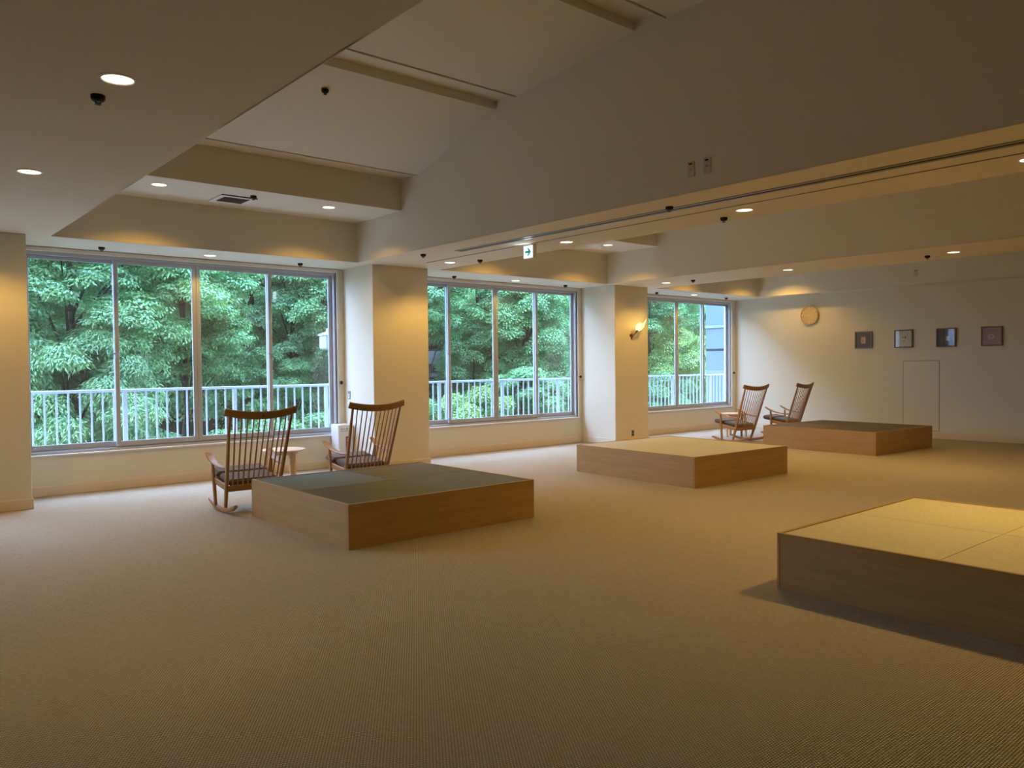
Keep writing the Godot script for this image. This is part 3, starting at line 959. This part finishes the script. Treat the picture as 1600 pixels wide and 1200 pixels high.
func build_lamps() -> void:
	var low := 2.1
	var list := [
		[1.095, YL, -4.277, low * 0.75, "round lit ceiling lamp on the first beam, beside a lone sprinkler", ""],
		[1.097, YL, -6.668, low * 0.6, "round lit ceiling lamp on the first beam, nearer the windows", ""],
		[1.097, YL, -9.0, low * 0.8, "round lit ceiling lamp on the first beam, right above its column", ""],
		[6.563, YL, -8.989, low * 0.8, "round lit lamp under the track beam, closest to its column", ""],
		[6.574, YL, -6.675, low * 0.7, "round lit lamp under the track beam beside the exit sign", ""],
		[6.555, YL, -4.259, low * 1.1, "round lit lamp under the track beam, furthest from the windows", ""],
		[6.56, YL, -1.9, low * 2.9, "round lit lamp under the track beam above the lone straw platform", ""],
		[11.364, YL, -8.995, low * 0.8, "round lit lamp in front of the wall lamp column", ""],
		[11.343, YL, -6.595, low * 1.7, "round lit lamp midway along the beam behind the wall lamp column", ""],
		[11.353, YL, -4.186, low * 2.0, "round lit lamp far along the beam toward the pictures", ""],
		[3.672, YL, -10.24, low * 0.4, "small lit lamp in the soffit over the widest window", ""],
		[8.884, YL, -10.27, low * 0.4, "small lit lamp in the soffit over the middle window", ""],
		[13.849, YL, -10.22, low * 0.4, "small lit lamp in the soffit over the window by the clock wall", ""],
		[2.689, 3.482, -8.98, low * 0.8, "round lit lamp in the stepped ceiling on the beam side of the air grille", ""],
		[4.701, 3.482, -8.98, low * 0.8, "round lit lamp in the stepped ceiling above the fire box chair", ""],
		[9.835, 3.482, -9.0, low * 0.8, "round lit lamp in the raised bay over the middle window", ""],
		[7.82, 3.482, -9.0, low * 0.8, "round lit lamp in the raised bay hidden behind the track beam", ""],
		[12.9, 3.482, -9.0, low * 1.0, "round lit lamp in the raised bay over the chairs by the clock wall", ""],
		[14.9, 3.482, -9.0, low * 1.1, "round lit lamp in the raised bay nearest the clock", ""]]
	for a in list:
		var o := make_downlight(a[3], Color(1.0, 0.79, 0.40) if a[2] < -5.0 else Color(1.0, 0.81, 0.46))
		o.position = Vector3(a[0], a[1], a[2])
		o.set_meta("label", a[4])
		o.set_meta("group", "round ceiling lamps")
	# sprinkler heads
	var heads := [[1.078, YL, -4.597, "dark sprinkler head beside the bright lamp on the first beam"], [2.416, YL, -10.29, "dark sprinkler head over the first panes of the widest window"], [4.942, YL, -10.30, "dark sprinkler head over the last panes of the widest window"],
		[5.80, YL, -8.528, "dark sprinkler head on the track beam between its edge and the track"], [6.736, YL, -8.528, "dark sprinkler head on the track beam beside the column lamp"], [5.865, YL, -4.601, "dark sprinkler head next to the track opposite the far lamp"], [6.736, YL, -4.611, "dark sprinkler head beside the far lamp under the track beam"],
		[7.626, YL, -10.33, "dark sprinkler head over the first panes of the middle window"], [10.14, YL, -10.33, "dark sprinkler head over the last panes of the middle window"], [11.361, YL, -8.407, "dark sprinkler head on the beam in front of the wall lamp"], [11.431, YL, -4.55, "dark sprinkler head far along the beam toward the pictures"],
		[12.707, YL, -10.3, "dark sprinkler head over the first panes by the clock wall"], [15.059, YL, -10.25, "dark sprinkler head over the pale blue wing pane"], [3.709, 3.482, -8.911, "dark sprinkler head beside the square air grille"], [3.667, 4.190, -7.041, "dark sprinkler head on the sloping ceiling panel"]]
	for a in heads:
		var o := thing("fire_sprinkler", a[3], "sprinkler", Vector3(a[0], a[1], a[2]), 0.0, "dark fire sprinkler heads")
		part("escutcheon", lathed([Vector2(0.0, 0.002), Vector2(0.036, 0.0), Vector2(0.036, -0.016), Vector2(0.032, -0.026), Vector2(0.022, -0.034), Vector2(0.0, -0.035)], 18), mats.sprinkler_bronze, o)
		var st := st_new()
		for s in [-1.0, 1.0]:
			rod(st, Vector3(s * 0.014, -0.032, 0), Vector3(s * 0.006, -0.046, 0), 0.004, 0.004, 6)
		part("yoke", st.commit(), mats.sprinkler_bronze, o)
		part("deflector", lathed([Vector2(0.0, -0.044), Vector2(0.017, -0.045), Vector2(0.017, -0.048), Vector2(0.0, -0.051)], 16), mats.sprinkler_bronze, o)

# ------------------------------------------------------------------ small things
func build_small_things() -> void:
	# air grille on the stepped ceiling
	var g := thing("air_grille", "square white air grille with grey louvres in the stepped ceiling", "vent", Vector3(3.597, 3.482, -9.25))
	var st := st_new()
	for s in [-1, 1]:
		rbox(st, Vector3(0, -0.006, s * 0.18), Vector3(0.42, 0.012, 0.06), 0.003)
		rbox(st, Vector3(s * 0.18, -0.006, 0), Vector3(0.06, 0.012, 0.30), 0.003)
	part("frame", st.commit(), mats.white_plastic, g)
	part("backing", boxmesh(Vector3(-0.15, -0.002, -0.15), Vector3(0.15, 0.0, 0.15)), mats.louvre_grey, g)
	part("side_slot", boxmesh(Vector3(-0.21, -0.011, 0.212), Vector3(0.21, 0.0, 0.226)), mats.dark_gap, g)
	var sl := st_new()
	rbox(sl, Vector3.ZERO, Vector3(0.30, 0.003, 0.022), 0.0, Basis(Vector3.RIGHT, 0.6))
	var slat := sl.commit()
	for k in 9:
		part("louvre", slat, mats.louvre_grey, g).position = Vector3(0, -0.008, -0.13 + 0.0325 * k)
	# wall plates up on the beam faces
	for a in [[5.54, -4.112, 3.14, "pale outlet plate on the beam face, closer to the windows of the two"], [5.54, -3.949, 3.141, "pale outlet plate on the beam face, further from the windows of the two"], [15.59, -6.407, 3.16, "pale outlet plate on the beam above the pictures"]]:
		var o := thing("outlet_plate", a[3], "outlet", Vector3(a[0], a[2], a[1]), 0.0, "outlet plates high on the beams")
		part("plate", boxmesh(Vector3(-0.010, -0.066, -0.036), Vector3(0.0, 0.066, 0.036), 0.003), mats.plate_beige, o)
		var pl := o.get_node("plate") as Node3D
		part("hook", boxmesh(Vector3(-0.018, 0.036, -0.016), Vector3(-0.010, 0.048, 0.016), 0.002), mats.dark_gap, pl)
		for s in [-1, 1]:
			part("slot", boxmesh(Vector3(-0.0115, -0.014, s * 0.008 - 0.002), Vector3(-0.010, 0.002, s * 0.008 + 0.002)), mats.dark_gap, pl)
	# exit sign hanging from the track beam
	var e := thing("exit_sign", "lit white exit sign with a green arrow under the beam", "sign", Vector3(6.38, YL, -7.105))
	part("housing", boxmesh(Vector3(-0.026, -0.165, -0.085), Vector3(0.03, -0.008, 0.085), 0.004), mats.white_plastic, e)
	part("mount", boxmesh(Vector3(-0.02, -0.010, -0.05), Vector3(0.02, 0.0, 0.05)), mats.grey_plastic, e)
	part("sign_face", boxmesh(Vector3(-0.030, -0.161, -0.081), Vector3(-0.026, -0.012, 0.081), 0.001), mats.exit_sign_face, e)
	var ar := st_new()
	var xf := -0.0315
	for q in [[Vector2(-0.052, -0.012), Vector2(0.030, -0.012), Vector2(0.030, 0.012), Vector2(-0.052, 0.012)], [Vector2(0.054, 0.0), Vector2(0.038, 0.014), Vector2(0.000, 0.052), Vector2(-0.012, 0.042)], [Vector2(0.054, 0.0), Vector2(0.038, -0.014), Vector2(0.000, -0.052), Vector2(-0.012, -0.042)], [Vector2(0.054, 0.0), Vector2(-0.012, 0.042), Vector2(0.010, 0.010), Vector2(0.020, 0.0)], [Vector2(0.054, 0.0), Vector2(-0.012, -0.042), Vector2(0.010, -0.010), Vector2(0.020, 0.0)]]:
		var v := []
		for p in q:
			v.append(Vector3(xf, -0.0865 + p.y, p.x))
		quad(ar, v[0], v[1], v[2], v[3], Vector3.LEFT)
	part("arrow_sign", ar.commit(), mats.exit_sign_green, e.get_node("sign_face") as Node3D)
	part("test_lamp", boxmesh(Vector3(-0.012, -0.150, 0.085), Vector3(0.016, -0.128, 0.090), 0.002), mats.white_plastic, e)
	var al := AreaLight3D.new()
	al.name = "sign_light"
	al.area_size = Vector2(0.15, 0.14)
	al.light_color = Color(0.86, 0.93, 1.0)
	al.light_energy = 0.05
	al.shadow_enabled = true
	e.add_child(al)
	al.position = Vector3(-0.034, -0.0865, 0)
	al.rotation.y = PI / 2
	# clock
	var c := thing("wall_clock", "round wooden wall clock with raised numeral blocks on the end wall", "clock", Vector3(XE, 2.495, -8.76))
	var face := Transform3D(Basis(Vector3(0, 0, 1), PI / 2), Vector3.ZERO)    # y of the lathe points to -x
	part("case", lathed([Vector2(0.0, 0.0), Vector2(0.195, 0.0), Vector2(0.205, 0.01), Vector2(0.205, 0.045), Vector2(0.198, 0.052), Vector2(0.188, 0.052), Vector2(0.186, 0.030)], 48, face), mats.clock_wood, c)
	part("dial", lathed([Vector2(0.0, 0.031), Vector2(0.187, 0.031), Vector2(0.187, 0.028), Vector2(0.0, 0.028)], 40, face), mats.clock_wood, c)
	for k in 12:
		var an := TAU * k / 12.0
		var s2 := st_new()
		rbox(s2, Vector3(-0.040, cos(an) * 0.158, sin(an) * 0.158), Vector3(0.018, 0.042, 0.020), 0.003, Basis(Vector3.RIGHT, an))
		part("numeral_block", s2.commit(), mats.clock_pale, c.get_node("dial") as Node3D)
	for a in [[4.76, 0.085, 0.006], [2.28, 0.145, 0.005]]:
		var s2 := st_new()
		var d := Vector3(0, cos(a[0]), sin(a[0]))
		sweep(s2, [Vector3(-0.046, 0, 0) - d * 0.015, Vector3(-0.046, 0, 0) + d * a[1]], [a[2], a[2] * 0.7], [0.002, 0.002], Vector3(0, -d.z, d.y), 6, 0.5)
		part("hand", s2.commit(), mats.clock_pale, c)
	part("hub", lathed([Vector2(0.0, 0.050), Vector2(0.012, 0.049), Vector2(0.012, 0.03)], 14, face), mats.clock_pale, c)
	build_pictures()
	# access panel let into the end wall
	var ap := Node3D.new()
	ap.name = "door_1"
	add_child(ap)
	ap.position = Vector3(XE, 0.14, -6.468)
	ap.set_meta("kind", "structure")
	ap.set_meta("label", "flush papered access door under the pictures on the end wall")
	part("gasket", boxmesh(Vector3(-0.002, 0.0, -0.339), Vector3(0.0, 1.355, 0.339)), mats.dark_gap, ap)
	part("leaf_panel", boxmesh(Vector3(-0.006, 0.006, -0.333), Vector3(0.0, 1.349, 0.333), 0.002), mats.wallpaper, ap)
	# switch on the column's side, socket on the next column
	var sw := thing("light_switch", "metal switch plate on the column beside the fire box", "switch", Vector3(5.777, 1.07, -10.478))
	part("plate", boxmesh(Vector3(-0.008, -0.06, -0.036), Vector3(0.0, 0.06, 0.036), 0.003), mats.grey_plastic, sw)
	for k in 2:
		part("rocker_key", boxmesh(Vector3(-0.012, -0.045 + 0.035 * k, -0.018), Vector3(-0.008, -0.018 + 0.035 * k, 0.018), 0.002), mats.white_plastic, sw.get_node("plate") as Node3D)
	var so := thing("wall_socket", "metal socket plate low on the wall lamp column", "socket", Vector3(11.326, 0.19, ZC))
	part("plate", boxmesh(Vector3(-0.036, -0.058, 0.0), Vector3(0.036, 0.058, 0.008), 0.003), mats.grey_plastic, so)
	for k in 2:
		part("outlet", boxmesh(Vector3(-0.018, -0.044 + 0.05 * k, 0.008), Vector3(0.018, -0.008 + 0.05 * k, 0.011), 0.002), mats.dark_gap, so.get_node("plate") as Node3D)
	build_fire_box()
	build_sconce()

func build_pictures() -> void:
	var n := 96
	var ims := []
	for k in 4:
		ims.append(Image.create(n, n, false, Image.FORMAT_RGB8))
	var f := noise(0.06, 61, 3)
	for y in n:
		for x in n:
			var w := f.get_noise_2d(x, y)
			# blue mount with a small orange print
			var a := Color8(62, 66, 104).lightened(0.04 * w)
			if x > 32 and x < 62 and y > 28 and y < 70:
				a = Color8(222, 178, 156)
				if x > 36 and x < 58 and y > 33 and y < 62:
					a = Color8(196, 132, 100).lerp(Color8(226, 190, 168), clampf(0.5 + 1.6 * w, 0, 1))
			ims[0].set_pixel(x, y, a)
			# pale green with a small grey drawing
			var b := Color8(196, 198, 170).lightened(0.05 * w)
			var d := Vector2(x - 50, (y - 50) * 1.2).length()
			if d > 9 and d < 21 and w > 0.08:
				b = Color8(92, 84, 74)
			elif d < 20:
				b = Color8(214, 206, 180)
			ims[1].set_pixel(x, y, b)
			# dark and blue with a white shape
			var c := Color8(34, 34, 40) if x < 40 + 3 * w else Color8(92, 118, 152).lerp(Color8(52, 76, 110), clampf(0.5 + 1.5 * w, 0, 1))
			if x > 46 and x < 62 and y > 40 and y < 66 and w > -0.25:
				c = Color8(206, 214, 222)
			if x > 84:
				c = Color8(150, 140, 142)
			ims[2].set_pixel(x, y, c)
			# pink with a pale ring
			var e := Color8(176, 138, 148).lightened(0.04 * w)
			var q := Vector2((x - 44) * 0.8, y - 50).length()
			if q > 8 and q < 12:
				e = Color8(224, 204, 204)
			if Vector2(x - 57, y - 36).length() < 2.5:
				e = Color8(210, 186, 190)
			ims[3].set_pixel(x, y, e)
	var spec := [[-7.590, "frame_grey", "framed blue mount with a small orange print, nearest the clock"], [-6.79, "frame_brown", "framed pale green print with a small grey drawing"], [-6.005, "frame_brown", "framed print half black and half blue with white shape"], [-5.228, "frame_brown", "framed pink print with a pale ring"]]
	for k in 4:
		var p := thing("framed_picture", spec[k][2], "picture", Vector3(XE, 1.755, spec[k][0]), 0.0, "row of square framed pictures")
		var h := 0.175
		var st := st_new()
		for s in [-1, 1]:
			rbox(st, Vector3(-0.018, h + s * (h - 0.010), 0), Vector3(0.036, 0.020, 2 * h), 0.002)
			rbox(st, Vector3(-0.018, h, s * (h - 0.010)), Vector3(0.036, 2 * h - 0.04, 0.020), 0.002)
		part("frame", st.commit(), mats[spec[k][1]], p)
		var pm := plain("print_%d" % k, Color(1, 1, 1), 0.6)
		pm.albedo_texture = tex(ims[k])
		st = st_new()
		var i := h - 0.02
		uvquad(st, Vector3(-0.020, h + i, -i), Vector3(-0.020, h + i, i), Vector3(-0.020, h - i, i), Vector3(-0.020, h - i, -i), Vector3.LEFT)
		part("print", st.commit(), pm, p)
		part("backing_board", boxmesh(Vector3(-0.019, h - i, -i), Vector3(-0.002, h + i, i)), mats.frame_grey, p)
		part("glass", boxmesh(Vector3(-0.027, h - i, -i), Vector3(-0.025, h + i, i)), mats.picture_glass, p)

func build_fire_box() -> void:
	var o := thing("fire_extinguisher_box", "white fire extinguisher box with red label beside the column", "extinguisher box", Vector3(5.65, 0, -10.485))
	var d := 0.119
	part("body", boxmesh(Vector3(-0.12, 0.0, -d), Vector3(0.12, 0.645, d), 0.012), mats.white_plastic, o)
	part("door", boxmesh(Vector3(-0.112, 0.02, d), Vector3(0.112, 0.635, d + 0.006), 0.002), mats.white_plastic, o)
	# lettering: the three characters for fire extinguisher, in strokes
	var st := st_new()
	var z := d + 0.0068
	var strokes := [
		# each: character cell, x0, y0, x1, y1 in a unit square
		[0, 0.05, 0.9, 0.2, 0.8], [0, 0.0, 0.6, 0.15, 0.5], [0, 0.0, 0.05, 0.2, 0.35], [0, 0.65, 1.0, 0.65, 0.7], [0, 0.42, 0.9, 0.5, 0.75], [0, 0.9, 0.9, 0.8, 0.75], [0, 0.4, 0.65, 0.4, 0.0], [0, 0.4, 0.65, 0.92, 0.65], [0, 0.92, 0.65, 0.92, 0.0], [0, 0.4, 0.45, 0.92, 0.45], [0, 0.4, 0.25, 0.92, 0.25],
		[1, 0.5, 1.0, 0.5, 0.55], [1, 0.5, 0.55, 0.1, 0.0], [1, 0.5, 0.55, 0.95, 0.0], [1, 0.15, 0.75, 0.25, 0.5], [1, 0.88, 0.78, 0.7, 0.55],
		[2, 0.1, 0.95, 0.42, 0.95], [2, 0.1, 0.72, 0.42, 0.72], [2, 0.1, 0.95, 0.1, 0.72], [2, 0.42, 0.95, 0.42, 0.72], [2, 0.58, 0.95, 0.9, 0.95], [2, 0.58, 0.72, 0.9, 0.72], [2, 0.58, 0.95, 0.58, 0.72], [2, 0.9, 0.95, 0.9, 0.72], [2, 0.0, 0.5, 1.0, 0.5], [2, 0.5, 0.65, 0.1, 0.32], [2, 0.5, 0.5, 0.95, 0.32], [2, 0.1, 0.28, 0.42, 0.28], [2, 0.1, 0.02, 0.42, 0.02], [2, 0.1, 0.28, 0.1, 0.02], [2, 0.42, 0.28, 0.42, 0.02], [2, 0.58, 0.28, 0.9, 0.28], [2, 0.58, 0.02, 0.9, 0.02], [2, 0.58, 0.28, 0.58, 0.02], [2, 0.9, 0.28, 0.9, 0.02]]
	for s in strokes:
		var x0: float = -0.085 + 0.042 * s[0]
		var a := Vector3(x0 + 0.030 * s[1], 0.565 + 0.030 * s[2], z)
		var b := Vector3(x0 + 0.030 * s[3], 0.565 + 0.030 * s[4], z)
		var dr := (b - a).normalized()
		var w := Vector3(-dr.y, dr.x, 0) * 0.0016
		quad(st, a - w, b - w, b + w, a + w, Vector3.BACK)
	box(st, Vector3(-0.087, 0.545, z - 0.001), Vector3(0.03, 0.550, z))
	part("lettering", st.commit(), mats.print_brown, o.get_node("door") as Node3D)
	part("label", boxmesh(Vector3(-0.01, 0.25, d + 0.006), Vector3(0.055, 0.47, d + 0.008), 0.001), mats.label_red, o)
	st = st_new()
	for s in strokes:
		var y0: float = 0.395 - 0.062 * s[0]
		var a := Vector3(0.004 + 0.038 * s[1], y0 + 0.048 * s[2], d + 0.0086)
		var b := Vector3(0.004 + 0.038 * s[3], y0 + 0.048 * s[4], d + 0.0086)
		var dr := (b - a).normalized()
		var w := Vector3(-dr.y, dr.x, 0) * 0.002
		quad(st, a - w, b - w, b + w, a + w, Vector3.BACK)
	part("label_lettering", st.commit(), mats.white_plastic, o.get_node("label") as Node3D)

func build_sconce() -> void:
	var o := thing("wall_lamp", "lit leaf-shaped glass wall lamp on brass bracket on the column", "wall lamp", Vector3(11.31, 2.02, ZC))
	# star shaped brass back plate
	var st := st_new()
	var k := 16
	for i in k:
		var r0 := 0.030 + 0.035 * pow(absf(cos(i * PI / 8.0 * 2.0)), 2.0)
		var r1 := 0.030 + 0.035 * pow(absf(cos((i + 1) * PI / 8.0 * 2.0)), 2.0)
		var a := TAU * i / k
		var b := TAU * (i + 1) / k
		var p := Vector3(cos(a) * r0, sin(a) * r0 * 1.25, 0.006)
		var q := Vector3(cos(b) * r1, sin(b) * r1 * 1.25, 0.006)
		tri(st, Vector3(0, 0, 0.016), p, q, Vector3(cos((a + b) / 2) * 0.3, sin((a + b) / 2) * 0.3, 1).normalized())
		quad(st, p, q, Vector3(q.x, q.y, 0), Vector3(p.x, p.y, 0), Vector3(cos((a + b) / 2), sin((a + b) / 2), 0))
	part("back_plate", st.commit(), mats.brass, o)
	st = st_new()
	sweep(st, [Vector3(0, 0, 0.01), Vector3(0.0, 0.01, 0.06), Vector3(0.02, 0.05, 0.09), Vector3(0.05, 0.09, 0.10)], [0.012, 0.012, 0.014, 0.022], [0.012, 0.012, 0.014, 0.022], Vector3.RIGHT, 10, 1.0)
	part("arm", st.commit(), mats.brass, o)
	# glass flower: opens sideways and up, drawn out to a point
	var axis := Vector3(0.62, 0.72, 0.10).normalized()
	var root := Vector3(0.05, 0.09, 0.10)
	var sd := axis.cross(Vector3.BACK).normalized()
	var fr := sd.cross(axis).normalized()
	st = st_new()
	var rows := 9
	var seg := 18
	var grid := []
	for i in rows:
		var t := float(i) / (rows - 1)
		var ring := []
		for j in seg + 1:
			var a := TAU * j / seg
			var lip := pow(maxf(0.0, cos(a)), 3.0)
			var r := 0.022 + 0.052 * sin(PI * pow(t, 0.8) * 0.72)
			var ln := t * (0.15 + 0.19 * lip)
			r *= 1.0 - 0.7 * lip * t * t
			ring.append(root + axis * ln + (sd * cos(a) + fr * sin(a)) * r)
		grid.append(ring)
	for i in rows - 1:
		for j in seg:
			var ce: Vector3 = root + axis * (0.2 * i / rows)
			var nn: Vector3 = (grid[i + 1][j] - grid[i][j]).cross(grid[i][j + 1] - grid[i][j]).normalized()
			if nn.dot(grid[i][j] - ce) < 0: nn = -nn
			quad(st, grid[i][j], grid[i][j + 1], grid[i + 1][j + 1], grid[i + 1][j], nn)
	part("glass_shade", st.commit(), mats.shade_glass, o)
	var bulb := root + axis * 0.06
	part("bulb", lathed([Vector2(0.0, 0.03), Vector2(0.018, 0.022), Vector2(0.024, 0.0), Vector2(0.016, -0.02), Vector2(0.0, -0.03)], 14, Transform3D(Basis.IDENTITY, bulb)), mats.sconce_bulb, o)
	var l := OmniLight3D.new()
	l.name = "lamp_light"
	l.light_color = Color(1.0, 0.92, 0.66)
	l.light_energy = 0.06
	l.omni_range = 20.0
	l.omni_attenuation = 2.0
	l.light_size = 0.02
	l.shadow_enabled = true
	o.add_child(l)
	l.position = bulb
